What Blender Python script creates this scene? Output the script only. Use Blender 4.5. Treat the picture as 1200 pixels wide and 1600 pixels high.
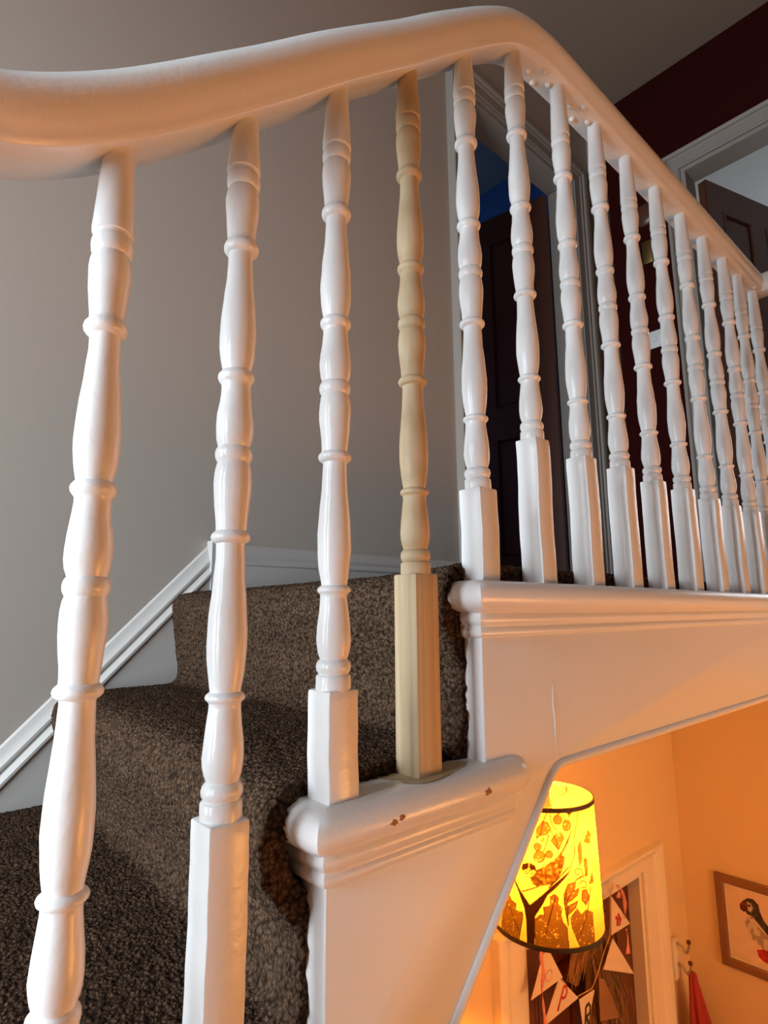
import bpy, bmesh, math, random
import numpy as np
from mathutils import Vector, Matrix

random.seed(7)
rng = np.random.default_rng(7)
for o in list(bpy.data.objects):
    bpy.data.objects.remove(o)
C = bpy.context.scene.collection
SC = bpy.context.scene
R = math.radians
EYE = 3.12                     # eye height above the hall floor; heights below are given relative to the eye

# ---------------------------------------------------------------- camera, world, lights, exposure
cam_d = bpy.data.cameras.new('camera')
cam_d.sensor_fit = 'HORIZONTAL'
cam_d.sensor_width = 36.0
cam_d.lens = 36.0 * 922.59 / 1200.0
cam_d.clip_start = 0.02
cam = bpy.data.objects.new('camera', cam_d)
C.objects.link(cam)
fw = Vector((0.658276, 0.73363, 0.1687))
ri = Vector((0.745171, -0.666827, -0.007849))
up = Vector((-0.106736, -0.130877, 0.985636))
m = Matrix((ri, up, -fw)).transposed().to_4x4()
m.translation = Vector((0, 0, EYE))
cam.matrix_world = m
SC.camera = cam

SC.view_settings.view_transform = 'Standard'
SC.view_settings.look = 'None'
SC.view_settings.gamma = 1.0
SC.view_settings.exposure = 0.0
SC.view_settings.use_curve_mapping = False

world = bpy.data.worlds.new('world')
SC.world = world
world.use_nodes = True
world.node_tree.nodes['Background'].inputs[0].default_value = (0.55, 0.68, 0.9, 1)
world.node_tree.nodes['Background'].inputs[1].default_value = 0.6


def area_light(name, loc, direction, sx, sy, power, colour):
    d = bpy.data.lights.new(name, 'AREA')
    d.shape = 'RECTANGLE'
    d.size, d.size_y = sx, sy
    d.energy = power
    d.color = colour
    o = bpy.data.objects.new(name, d)
    C.objects.link(o)
    o.location = loc
    o.rotation_euler = Vector(direction).to_track_quat('-Z', 'Y').to_euler()
    return o


# daylight entering through the half-landing window, the far bedroom window and the blue room's window
area_light('daylight_stair_window', (-1.80, 0.66, EYE + 0.24), (1, 0.0, -0.16), 1.2, 1.75, 122.0, (0.78, 0.90, 1.0))
area_light('daylight_far_room_window', (5.45, 0.2, EYE + 1.2), (-1, 0, 0), 1.1, 1.3, 14.0, (0.86, 0.94, 1.0))
area_light('daylight_blue_room_window', (1.5, 3.35, EYE + 1.4), (0, -1, 0), 0.8, 1.0, 3.4, (0.7, 0.84, 1.0))
BULB_STRENGTH = 9500.0
BULB_COLOUR = (1.0, 0.235, 0.010)
warm_lamp_d = bpy.data.lights.new('unseen_warm_lamp', 'POINT')      # unseen lamp, added so the outer string and balusters catch warm light
warm_lamp_d.energy, warm_lamp_d.color, warm_lamp_d.shadow_soft_size = 62.0, (1.0, 0.42, 0.11), 0.38
warm_lamp = bpy.data.objects.new('unseen_warm_lamp', warm_lamp_d)
C.objects.link(warm_lamp)
warm_lamp.location = (1.85, -1.35, EYE - 0.95)

# ---------------------------------------------------------------- materials
def new_mat(name):
    m = bpy.data.materials.new(name)
    m.use_nodes = True
    nt = m.node_tree
    return m, nt, nt.nodes['Principled BSDF']


def N(nt, kind, **kw):
    n = nt.nodes.new(kind)
    for k, v in kw.items():
        setattr(n, k, v)
    return n


def paint(name, col, rough=0.5, bump=0.15, scale=220.0, dist=0.002, mott=0.04, coat=0.0, detail=3, spec=0.5):
    m, nt, b = new_mat(name)
    tc = N(nt, 'ShaderNodeTexCoord')
    n1 = N(nt, 'ShaderNodeTexNoise')
    n1.inputs['Scale'].default_value = scale
    n1.inputs['Detail'].default_value = detail
    nt.links.new(tc.outputs['Object'], n1.inputs['Vector'])
    bp = N(nt, 'ShaderNodeBump')
    bp.inputs['Strength'].default_value = bump
    bp.inputs['Distance'].default_value = dist
    nt.links.new(n1.outputs['Fac'], bp.inputs['Height'])
    nt.links.new(bp.outputs['Normal'], b.inputs['Normal'])
    n2 = N(nt, 'ShaderNodeTexNoise')
    n2.inputs['Scale'].default_value = BULB_STRENGTH
    n2.inputs['Detail'].default_value = 4
    nt.links.new(tc.outputs['Object'], n2.inputs['Vector'])
    cr = N(nt, 'ShaderNodeMixRGB')
    cr.inputs[1].default_value = (*[c * (1 - mott) for c in col], 1)
    cr.inputs[2].default_value = (*[min(1, c * (1 + mott)) for c in col], 1)
    nt.links.new(n2.outputs['Fac'], cr.inputs[0])
    nt.links.new(cr.outputs[0], b.inputs['Base Color'])
    b.inputs['Roughness'].default_value = rough
    b.inputs['Specular IOR Level'].default_value = spec
    if coat:
        b.inputs['Coat Weight'].default_value = coat
    return m


def wood(name, c1, c2, scale=(28, 28, 2.2), rough=0.5, ring=7.0):
    m, nt, b = new_mat(name)
    tc = N(nt, 'ShaderNodeTexCoord')
    mp = N(nt, 'ShaderNodeMapping')
    mp.inputs['Scale'].default_value = scale
    nt.links.new(tc.outputs['Object'], mp.inputs['Vector'])
    w = N(nt, 'ShaderNodeTexWave', wave_type='RINGS', rings_direction='Z')
    w.inputs['Scale'].default_value = ring
    w.inputs['Distortion'].default_value = 3.5
    w.inputs['Detail'].default_value = 3
    w.inputs['Detail Scale'].default_value = 0.8
    nt.links.new(mp.outputs[0], w.inputs['Vector'])
    n = N(nt, 'ShaderNodeTexNoise')
    n.inputs['Scale'].default_value = 9
    n.inputs['Detail'].default_value = 6
    nt.links.new(mp.outputs[0], n.inputs['Vector'])
    mx = N(nt, 'ShaderNodeMath', operation='MULTIPLY')
    nt.links.new(w.outputs['Fac'], mx.inputs[0])
    nt.links.new(n.outputs['Fac'], mx.inputs[1])
    r = N(nt, 'ShaderNodeValToRGB')
    r.color_ramp.elements[0].color = (*c1, 1)
    r.color_ramp.elements[1].color = (*c2, 1)
    r.color_ramp.elements[1].position = 0.7
    nt.links.new(mx.outputs[0], r.inputs['Fac'])
    nt.links.new(r.outputs[0], b.inputs['Base Color'])
    b.inputs['Roughness'].default_value = rough
    return m


def flat(name, col, rough=0.6, metallic=0.0):
    m, nt, b = new_mat(name)
    b.inputs['Base Color'].default_value = (*col, 1)
    b.inputs['Roughness'].default_value = rough
    b.inputs['Metallic'].default_value = metallic
    return m


M = {}
M['gloss'] = paint('white_gloss_paint', (0.80, 0.79, 0.775), 0.24, 0.22, 150, 0.0015, 0.02)
M['satin'] = paint('white_satin_paint', (0.80, 0.785, 0.765), 0.42, 0.2, 60, 0.002, 0.02)
M['taupe'] = paint('taupe_wall_paint', (0.42, 0.368, 0.318), 0.75, 0.12, 260, 0.001, 0.03)
M['taupe_trim'] = paint('greige_trim_paint', (0.50, 0.47, 0.44), 0.45, 0.12, 120, 0.001, 0.03)
M['dim_trim'] = paint('dimmed_trim_paint', (0.30, 0.262, 0.228), 0.55, 0.12, 120, 0.001, 0.03, spec=0.3)  # trim paint darkened in its colour for the weaker light at the upper doorways
M['cream'] = paint('cream_hall_paint', (0.80, 0.655, 0.43), 0.7, 0.12, 260, 0.001, 0.03)
M['cream_trim'] = paint('cream_gloss_trim', (0.86, 0.83, 0.76), 0.4, 0.1, 120, 0.001, 0.02)
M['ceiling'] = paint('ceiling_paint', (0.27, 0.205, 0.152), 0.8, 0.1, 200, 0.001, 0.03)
M['white_wall'] = paint('white_wall_paint', (0.78, 0.78, 0.76), 0.8, 0.1, 200, 0.001, 0.02)
M['maroon'] = paint('maroon_wall_paint', (0.030, 0.0025, 0.002), 0.9, 0.1, 200, 0.001, 0.05, spec=0.1)
M['blue'] = paint('blue_wall_paint', (0.05, 0.17, 0.50), 0.75, 0.1, 200, 0.001, 0.03)
M['slate'] = paint('slate_ceiling_paint', (0.24, 0.30, 0.36), 0.8, 0.1, 200, 0.001, 0.03)
M['dark_wood'] = wood('dark_stained_wood', (0.065, 0.020, 0.010), (0.125, 0.040, 0.020), (9, 9, 1.0), 0.4)
M['hall_door_wood'] = wood('brown_door_wood', (0.075, 0.018, 0.008), (0.15, 0.042, 0.018), (9, 9, 1.0), 0.4)
M['pine'] = wood('bare_tulip_wood', (0.50, 0.37, 0.215), (0.60, 0.465, 0.29), (30, 30, 2.0), 0.55, 2.2)
M['frame_wood'] = wood('brown_frame_wood', (0.16, 0.085, 0.045), (0.24, 0.13, 0.07), (1, 14, 14), 0.45)
M['chip'] = flat('bare_wood_chip', (0.36, 0.17, 0.07), 0.8)
M['glue'] = paint('dried_glue', (0.47, 0.38, 0.22), 0.45, 0.5, 90, 0.002, 0.25)
M['black'] = flat('black_trim_tape', (0.012, 0.009, 0.007), 0.6)
M['metal'] = flat('dull_metal', (0.5, 0.46, 0.4), 0.35, 1.0)
M['brass'] = flat('dull_brass', (0.35, 0.22, 0.08), 0.4, 1.0)
M['switch'] = flat('white_plastic', (0.75, 0.75, 0.73), 0.35)
M['card'] = paint('cream_card', (0.76, 0.66, 0.55), 0.8, 0.1, 200, 0.0005, 0.04)
M['card_brown'] = paint('mottled_brown_card', (0.24, 0.13, 0.07), 0.85, 0.6, 60, 0.003, 0.5)
M['red_ink'] = flat('red_ink', (0.45, 0.015, 0.02), 0.6)
M['black_ink'] = flat('black_ink', (0.015, 0.01, 0.01), 0.6)
M['faint_ink'] = flat('faint_orange_ink', (0.72, 0.42, 0.28), 0.7)
M['ribbon'] = flat('pink_ribbon', (0.75, 0.30, 0.26), 0.5)
M['twine'] = flat('string', (0.45, 0.32, 0.2), 0.9)
M['red_cloth'] = paint('red_cloth', (0.34, 0.035, 0.035), 0.85, 0.5, 700, 0.001, 0.12)
M['fur'] = paint('shaggy_brown_wool', (0.26, 0.15, 0.08), 0.9, 0.3, 300, 0.001, 0.5)
M['ornament'] = flat('brown_lacquer', (0.10, 0.035, 0.02), 0.35)
M['hall_floor'] = wood('oak_floor', (0.25, 0.13, 0.06), (0.36, 0.2, 0.1), (1, 12, 12), 0.4)

def carpet_mat():
    m, nt, b = new_mat('brown_loop_carpet')
    tc = N(nt, 'ShaderNodeTexCoord')
    nd = N(nt, 'ShaderNodeTexNoise')
    nd.inputs['Scale'].default_value = 140
    nt.links.new(tc.outputs['Object'], nd.inputs['Vector'])
    warp = N(nt, 'ShaderNodeMixRGB')
    warp.inputs[0].default_value = 0.006
    nt.links.new(tc.outputs['Object'], warp.inputs[1])
    nt.links.new(nd.outputs['Color'], warp.inputs[2])
    v = N(nt, 'ShaderNodeTexVoronoi', feature='F1')
    v.inputs['Scale'].default_value = 210
    nt.links.new(warp.outputs[0], v.inputs['Vector'])
    n2 = N(nt, 'ShaderNodeTexNoise')
    n2.inputs['Scale'].default_value = 16
    n2.inputs['Detail'].default_value = 5
    nt.links.new(tc.outputs['Object'], n2.inputs['Vector'])
    r = N(nt, 'ShaderNodeValToRGB')
    r.color_ramp.elements[0].color = (0.118, 0.068, 0.040, 1)
    r.color_ramp.elements[0].position = 0.10
    r.color_ramp.elements[1].color = (0.022, 0.0115, 0.0065, 1)
    r.color_ramp.elements[1].position = 0.78
    nt.links.new(v.outputs['Distance'], r.inputs['Fac'])
    sep = N(nt, 'ShaderNodeSeparateColor')
    nt.links.new(v.outputs['Color'], sep.inputs[0])
    ad = N(nt, 'ShaderNodeMath', operation='ADD')
    nt.links.new(sep.outputs[0], ad.inputs[0])
    nt.links.new(n2.outputs['Fac'], ad.inputs[1])
    mr = N(nt, 'ShaderNodeMapRange')
    mr.inputs['From Min'].default_value = 0.3
    mr.inputs['From Max'].default_value = 1.7
    mr.inputs['To Min'].default_value = 0.55
    mr.inputs['To Max'].default_value = 1.4
    nt.links.new(ad.outputs[0], mr.inputs['Value'])
    sc = N(nt, 'ShaderNodeVectorMath', operation='SCALE')
    nt.links.new(r.outputs[0], sc.inputs[0])
    nt.links.new(mr.outputs[0], sc.inputs['Scale'])
    nt.links.new(sc.outputs[0], b.inputs['Base Color'])
    bp = N(nt, 'ShaderNodeBump', invert=True)
    bp.inputs['Strength'].default_value = 0.9
    bp.inputs['Distance'].default_value = 0.004
    nt.links.new(v.outputs['Distance'], bp.inputs['Height'])
    nt.links.new(bp.outputs['Normal'], b.inputs['Normal'])
    b.inputs['Roughness'].default_value = 0.95
    b.inputs['Specular IOR Level'].default_value = 0.1
    return m


M['carpet'] = carpet_mat()


def print_mat(name, translucent):
    m = bpy.data.materials.new(name)
    m.use_nodes = True
    nt = m.node_tree
    a = N(nt, 'ShaderNodeVertexColor', layer_name='print')
    out = nt.nodes['Material Output']
    b = nt.nodes['Principled BSDF']
    b.inputs['Roughness'].default_value = 0.8
    nt.links.new(a.outputs['Color'], b.inputs['Base Color'])
    if translucent:
        t = N(nt, 'ShaderNodeBsdfTranslucent')
        nt.links.new(a.outputs['Color'], t.inputs['Color'])
        mx = N(nt, 'ShaderNodeMixShader')
        mx.inputs[0].default_value = 0.6
        nt.links.new(b.outputs[0], mx.inputs[1])
        nt.links.new(t.outputs[0], mx.inputs[2])
        nt.links.new(mx.outputs[0], out.inputs['Surface'])
    return m


M['shade'] = print_mat('printed_shade_fabric', True)
M['picture'] = print_mat('printed_picture_paper', False)
M['bulb'] = bpy.data.materials.new('lit_bulb')
M['bulb'].use_nodes = True
_b = M['bulb'].node_tree.nodes['Principled BSDF']
_b.inputs['Base Color'].default_value = (1, 0.8, 0.5, 1)
_b.inputs['Emission Color'].default_value = (*BULB_COLOUR, 1)
_b.inputs['Emission Strength'].default_value = BULB_STRENGTH

# ---------------------------------------------------------------- helpers
def tag(o, label=None, cat=None, group=None, kind=None):
    if label: o['label'] = label
    if cat: o['category'] = cat
    if group: o['group'] = group
    if kind: o['kind'] = kind
    return o


def link(name, me, mat, parent=None, smooth=True):
    o = bpy.data.objects.new(name, me)
    C.objects.link(o)
    if mat is not None:
        me.materials.append(mat)
    if parent is not None:
        o.parent = parent
    if smooth:
        me.shade_smooth()
    return o


def mesh(name, verts, faces, mat, parent=None, smooth=False, angle=None):
    me = bpy.data.meshes.new(name)
    me.from_pydata([tuple(v) for v in verts], [], faces)
    me.validate()
    bm = bmesh.new(); bm.from_mesh(me)
    bmesh.ops.recalc_face_normals(bm, faces=bm.faces)
    bm.to_mesh(me); bm.free()
    o = link(name, me, mat, parent, smooth)
    if smooth and angle is not None:
        me.set_sharp_from_angle(angle=R(angle))
    return o


def empty(name, loc, parent=None):
    o = bpy.data.objects.new(name, None)
    o.empty_display_size = 0.05
    C.objects.link(o)
    o.location = loc
    if parent is not None:
        o.parent = parent
    return o


def box_geo(x0, x1, y0, y1, z0, z1):
    v = [(x, y, z) for x in (x0, x1) for y in (y0, y1) for z in (z0, z1)]
    f = [(0, 1, 3, 2), (4, 6, 7, 5), (0, 4, 5, 1), (2, 3, 7, 6), (0, 2, 6, 4), (1, 5, 7, 3)]
    return v, f


def join_geo(parts):
    V, F = [], []
    for v, f in parts:
        n = len(V)
        V += list(v)
        F += [tuple(i + n for i in q) for q in f]
    return V, F


def boxes(name, lst, mat, parent=None, bevel=0.0):
    """lst of boxes with heights relative to the eye"""
    V, F = join_geo([box_geo(a, b, c, d, e + EYE, g + EYE) for a, b, c, d, e, g in lst])
    if parent is not None:
        p = Vector(parent.matrix_world.translation) if parent.parent is None else wloc(parent)
        V = [(Vector(v) - wloc(parent)) for v in V]
    o = mesh(name, V, F, mat, parent)
    if bevel:
        bv(o, bevel)
    return o


def wloc(o):
    p = Vector((0, 0, 0))
    while o is not None:
        p += Vector(o.location)
        o = o.parent
    return p


def bv(o, w, seg=2):
    bm = bmesh.new(); bm.from_mesh(o.data)
    bmesh.ops.bevel(bm, geom=list(bm.edges), offset=w, segments=seg, affect='EDGES', profile=0.5)
    bm.to_mesh(o.data); bm.free()
    o.data.shade_smooth()
    o.data.set_sharp_from_angle(angle=R(40))
    return o


def prism(poly, y0, y1, plane='XZ'):
    """extrude a polygon (list of 2-D points) between y0 and y1"""
    n = len(poly)
    if plane == 'XZ':
        V = [(p[0], y0, p[1] + EYE) for p in poly] + [(p[0], y1, p[1] + EYE) for p in poly]
    elif plane == 'YZ':
        V = [(y0, p[0], p[1] + EYE) for p in poly] + [(y1, p[0], p[1] + EYE) for p in poly]
    else:
        V = [(p[0], p[1], y0 + EYE) for p in poly] + [(p[0], p[1], y1 + EYE) for p in poly]
    F = [tuple(range(n)), tuple(range(2 * n - 1, n - 1, -1))]
    F += [(i, (i + 1) % n, n + (i + 1) % n, n + i) for i in range(n)]
    return V, F


def rel(V, parent):
    w = wloc(parent)
    return [Vector(v) - w for v in V]


def sweep_rings(rings, closed_profile=True, caps=True):
    k = len(rings[0])
    V = [v for r in rings for v in r]
    F = []
    for i in range(len(rings) - 1):
        for j in range(k if closed_profile else k - 1):
            a, b = i * k + j, i * k + (j + 1) % k
            F.append((a, b, b + k, a + k))
    if caps and closed_profile:
        F.append(tuple(range(k)))
        F.append(tuple(range(len(V) - 1, len(V) - k - 1, -1)))
    return V, F


def tube(pts, r, n=8, caps=True):
    pts = [Vector(p) for p in pts]
    rings = []
    prev = None
    for i, p in enumerate(pts):
        t = (pts[min(i + 1, len(pts) - 1)] - pts[max(i - 1, 0)]).normalized()
        if prev is None:
            a = t.cross(Vector((0, 0, 1)))
            if a.length < 0.1:
                a = t.cross(Vector((0, 1, 0)))
            a.normalize()
        else:
            a = (prev - t * prev.dot(t)).normalized()
        prev = a
        b = t.cross(a)
        rr = r[i] if isinstance(r, (list, tuple)) else r
        rings.append([p + a * math.cos(2 * math.pi * j / n) * rr + b * math.sin(2 * math.pi * j / n) * rr for j in range(n)])
    return sweep_rings(rings, True, caps)


def lathe(profile, n=28):
    """profile of (r, z) from top to bottom; closed with caps"""
    rings = [[(r * math.cos(2 * math.pi * j / n), r * math.sin(2 * math.pi * j / n), z) for j in range(n)] for r, z in profile]
    return sweep_rings(rings, True, True)


def smooth_path(pts, n):
    """Catmull-Rom through 2-D or 3-D points"""
    P = [np.array(p, float) for p in pts]
    P = [2 * P[0] - P[1]] + P + [2 * P[-1] - P[-2]]
    out = []
    for i in range(1, len(P) - 2):
        for k in range(n):
            t = k / n
            a, b, c, d = P[i - 1], P[i], P[i + 1], P[i + 2]
            out.append(0.5 * ((2 * b) + (c - a) * t + (2 * a - 5 * b + 4 * c - d) * t * t + (3 * b - a - 3 * c + d) * t ** 3))
    out.append(P[-2])
    return out

# ---------------------------------------------------------------- setting: walls, floors, ceilings
YB, XF, CEIL = 1.37, 2.75, 2.66       # back wall plane, far wall plane, upper ceiling
XH = 3.165                            # right wall of the hall below
FL = -EYE                             # hall floor
LAND = 0.036                          # landing boards
T = 0.12


def structure(name, geo, mat, parent=None):
    V, F = geo
    o = mesh(name, V, F, mat, parent)
    if parent is None:
        o['kind'] = 'structure'
    return o


D1 = (1.70, 2.535, 2.18)               # upper doorway in the back wall: x0, x1, head
stair_line = [(0.62, -0.17), (-1.6, -0.17 - 2.22 * 0.95)]
wb = [prism([(-1.6, CEIL), (-1.6, stair_line[1][1]), (0.62, -0.17), (D1[0], -0.17), (D1[0], CEIL)], YB, YB + T),
      prism([(D1[0], D1[2]), (D1[1], D1[2]), (D1[1], CEIL), (D1[0], CEIL)], YB, YB + T),
      prism([(D1[1], -0.17), (XF + T, -0.17), (XF + T, CEIL), (D1[1], CEIL)], YB, YB + T)]
structure('wall_back', join_geo(wb), M['taupe'])
D3 = (1.856, 2.74, -1.135)            # hall doorway
wh = [prism([(-1.6, FL), (D3[0], FL), (D3[0], -0.17), (0.62, -0.17), (-1.6, stair_line[1][1])], YB, YB + T),
      prism([(D3[0], D3[2]), (D3[1], D3[2]), (D3[1], -0.17), (D3[0], -0.17)], YB, YB + T),
      prism([(D3[1], FL), (XH + T, FL), (XH + T, -0.17), (D3[1], -0.17)], YB, YB + T)]
structure('wall_back_hall', join_geo(wh), M['cream'])
D2 = (0.917, 0.10, 2.09)             # far doorway: y left jamb, y right jamb, head
wf = [prism([(YB + T, -0.17), (D2[0], -0.17), (D2[0], CEIL), (YB + T, CEIL)], XF, XF + T, 'YZ'),
      prism([(D2[0], D2[2]), (D2[1], D2[2]), (D2[1], CEIL), (D2[0], CEIL)], XF, XF + T, 'YZ'),
      prism([(D2[1], -0.17), (-2.0, -0.17), (-2.0, CEIL), (D2[1], CEIL)], XF, XF + T, 'YZ')]
structure('wall_far', join_geo(wf), M['maroon'])
structure('wall_right_hall', box_geo(XH, XH + T, -2.0, YB, 0, EYE - 0.17), M['cream'])
structure('wall_front', box_geo(-1.6, XF, -2.0 - T, -2.0, EYE - 0.17, EYE + CEIL), M['maroon'])  # unseen wall, its dark paint chosen to cut bounced light
structure('wall_front_hall', box_geo(-1.6, XH, -2.0 - T, -2.0, 0, EYE - 0.17), M['cream'])
W1 = (0.04, 1.28, -0.66, 1.14)       # half-landing window: y0, y1, z0, z1
wl = [box_geo(-1.6 - T, -1.6, -2.0, W1[0], 0, EYE + CEIL), box_geo(-1.6 - T, -1.6, W1[1], YB, 0, EYE + CEIL),
      box_geo(-1.6 - T, -1.6, W1[0], W1[1], 0, EYE + W1[2]), box_geo(-1.6 - T, -1.6, W1[0], W1[1], EYE + W1[3], EYE + CEIL)]
structure('wall_left', join_geo(wl), M['taupe'])
win = []
for a, b, c, d in ((W1[0], W1[0] + .05, W1[2], W1[3]), (W1[1] - .05, W1[1], W1[2], W1[3]), (W1[0], W1[1], W1[2], W1[2] + .05),
                   (W1[0], W1[1], W1[3] - .05, W1[3]), (W1[0], W1[1], .22, .26)):
    win.append(box_geo(-1.69, -1.64, a, b, EYE + c, EYE + d))
structure('window_1', join_geo(win), M['satin'])
structure('ceiling', box_geo(-1.6, XF, -2.0, YB, EYE + CEIL, EYE + CEIL + 0.1), M['ceiling'])
structure('floor', box_geo(-1.6, XH, -2.0, YB, -0.1, 0), M['hall_floor'])
# landing floor: alongside the stairwell, and across its far end; its underside is the hall ceiling
XE = 1.945                             # far end of the stairwell
structure('floor_landing', join_geo([box_geo(0.60, XE + 0.03, 0.50, YB, EYE - 0.17, EYE + LAND - 0.002),
                                     box_geo(XE + 0.03, XH + T, -2.0, YB, EYE - 0.17, EYE + LAND - 0.002)]), M['white_wall'])
structure('floor_blue_room', box_geo(0.9, XF + T, YB, 3.3, EYE - 0.17, EYE + 0.03), M['hall_floor'])
structure('floor_far_room', box_geo(XH + T, 5.6, -2.0, YB + T, EYE - 0.17, EYE + 0.03), M['hall_floor'])
# blue room behind the upper doorway
structure('wall_blue_right', box_geo(2.765, XF + T, YB + T, 3.3, EYE, EYE + CEIL), M['blue'])
structure('wall_blue_left', box_geo(0.8, 0.9, YB + T, 3.3, EYE, EYE + CEIL), M['blue'])
structure('wall_blue_back', join_geo([box_geo(0.8, 1.05, 3.3, 3.4, EYE, EYE + CEIL), box_geo(1.95, XF, 3.3, 3.4, EYE, EYE + CEIL),
                                      box_geo(1.05, 1.95, 3.3, 3.4, EYE, EYE + 0.9), box_geo(1.05, 1.95, 3.3, 3.4, EYE + 1.95, EYE + CEIL)]), M['blue'])
structure('ceiling_blue_room', box_geo(0.8, XF + T, YB, 3.4, EYE + CEIL, EYE + CEIL + .1), M['slate'])
# bright room behind the far doorway
structure('wall_bright_left', box_geo(XF + T, 5.6, YB + .02, YB + T, EYE, EYE + CEIL), M['white_wall'])
structure('wall_bright_right', box_geo(XF + T, 5.6, -2.0 - T, -2.0, EYE, EYE + CEIL), M['white_wall'])
structure('wall_bright_back', join_geo([box_geo(5.5, 5.6, -2.0, -.4, EYE, EYE + CEIL), box_geo(5.5, 5.6, .8, YB, EYE, EYE + CEIL),
                                        box_geo(5.5, 5.6, -.4, .8, EYE, EYE + .5), box_geo(5.5, 5.6, -.4, .8, EYE + 1.9, EYE + CEIL)]), M['white_wall'])
structure('ceiling_bright_room', box_geo(XF, 5.6, -2.0, YB, EYE + CEIL, EYE + CEIL + .1), M['white_wall'])
# sloping underside of the flight
structure('ceiling_hall', prism([(0.66, -0.17), (0.62, -0.17), (-1.6, -0.17 - 2.22 * 0.95 - .02), (-1.6, -0.17 - 2.22 * 0.95 - .07), (0.66, -0.22)], 0.485, YB), M['cream'])


# ---------------------------------------------------------------- door surrounds
ARCH = [(0.0, 0.0), (0.0, 0.012), (0.012, 0.014), (0.016, 0.018), (0.085, 0.018), (0.090, 0.022), (0.097, 0.024), (0.104, 0.018), (0.112, 0.018),
        (0.122, 0.030), (0.136, 0.034), (0.150, 0.034), (0.155, 0.030), (0.16, 0.0)]


def surround(name, a, b, head, base, put, width, mat, parent=None, head_width=None):
    """U-shaped moulded architrave: a, b jamb positions; put(u, proud, z) gives the world point"""
    s = 1 if b > a else -1
    k = width / 0.16
    rings = [[], [], [], []]
    for w, p in ARCH:
        wh_ = w * (head_width or width) / 0.16
        w *= k
        rings[0].append(put(a - s * w, p, base)); rings[1].append(put(a - s * w, p, head + wh_))
        rings[2].append(put(b + s * w, p, head + wh_)); rings[3].append(put(b + s * w, p, base))
    V, F = sweep_rings(rings, True, True)
    if parent is not None:
        V = rel(V, parent)
    o = mesh(name, V, F, mat, parent)
    o.data.shade_smooth(); o.data.set_sharp_from_angle(angle=R(25))
    return o


def lining(name, lst, mat, parent):
    V, F = join_geo(lst)
    return mesh(name, rel(V, parent), F, mat, parent)


def door_leaf(parent, hinge, direction, width, z0, z1, mat, thick=0.04, rows=((0.10, 0.40), (0.47, 0.93)), cols=2, knob_mat=None, name='door_leaf'):
    """panelled leaf; hinge = (x, y), direction = unit vector in plan; framing is one mesh, every panel a mesh"""
    d = Vector((direction[0], direction[1], 0)).normalized()
    n = Vector((-d.y, d.x, 0))
    H = z1 - z0
    stile = 0.11
    def at(u, h, t): return Vector((hinge[0], hinge[1], 0)) + d * u + n * t + Vector((0, 0, z0 + h + EYE))
    def blk(u0, u1, h0, h1, t0, t1):
        v = [at(u, h, t) for u in (u0, u1) for t in (t0, t1) for h in (h0, h1)]
        return v, box_geo(0, 1, 0, 1, 0, 1)[1]
    xs = []
    inner = width - 2 * stile
    pw = (inner - (cols - 1) * stile) / cols
    for c in range(cols):
        xs.append((stile + c * (pw + stile), stile + c * (pw + stile) + pw))
    fr = [blk(0, stile, 0, H, 0, thick), blk(width - stile, width, 0, H, 0, thick)]
    for c in range(cols - 1):
        fr.append(blk(xs[c][1], xs[c + 1][0], 0, H, 0, thick))
    prev = 0.0
    for r0, r1 in list(rows) + [(1.0, 1.0)]:
        for (u0, u1) in xs:
            fr.append(blk(u0, u1, prev * H, r0 * H, 0, thick))
        prev = r1
    V, F = join_geo(fr)
    leaf = mesh(name, rel(V, parent), F, mat, parent)
    for r0, r1 in rows:
        for (u0, u1) in xs:
            lst = [blk(u0, u1, r0 * H, r1 * H, thick * .3, thick * .7), blk(u0 + .03, u1 - .03, r0 * H + .03, r1 * H - .03, thick * .16, thick * .84)]
            V, F = join_geo(lst)
            mesh('panel', rel(V, leaf), F, mat, leaf)
            for t in (thick * .84, thick * .02):
                q = .014
                mold = [blk(u0, u1, r0 * H, r0 * H + q, t - .004, t + .008), blk(u0, u1, r1 * H - q, r1 * H, t - .004, t + .008),
                        blk(u0, u0 + q, r0 * H + q, r1 * H - q, t - .004, t + .008), blk(u1 - q, u1, r0 * H + q, r1 * H - q, t - .004, t + .008)]
                V, F = join_geo(mold)
                mesh('panel_moulding', rel(V, leaf), F, mat, leaf)
    if knob_mat:
        k0 = at(width - .055, H * .5, thick + .003)
        prof = [(0.002, .050), (.016, .048), (.024, .038), (.022, .026), (.010, .018), (.009, .006), (.022, .004), (.022, 0)]
        V, F = lathe(prof, 16)
        q = n.to_track_quat('Z', 'Y')
        V = [k0 + (q @ Vector(v)) for v in V]
        mesh('door_knob', rel(V, leaf), F, knob_mat, leaf, True, 50)
    return leaf


# upper doorway to the blue room
d1 = empty('door_1', (D1[1], YB, EYE + LAND)); d1['kind'] = 'structure'
surround('architrave', D1[0], D1[1], D1[2], LAND, lambda u, p, z: (u, YB - p, z + EYE), 0.115, M['dim_trim'], d1, 0.10)
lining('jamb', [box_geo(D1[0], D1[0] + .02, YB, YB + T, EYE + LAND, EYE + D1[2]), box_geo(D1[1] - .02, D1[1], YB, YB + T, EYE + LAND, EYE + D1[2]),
                box_geo(D1[0] + .02, D1[1] - .02, YB, YB + T, EYE + D1[2] - .02, EYE + D1[2])], M['dim_trim'], d1)
a = R(101)
door_leaf(d1, (D1[1] - 0.022, YB + T + .004), (math.cos(a), math.sin(a)), 0.785, LAND + .01, 2.145, M['dark_wood'], knob_mat=M['brass'])
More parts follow.
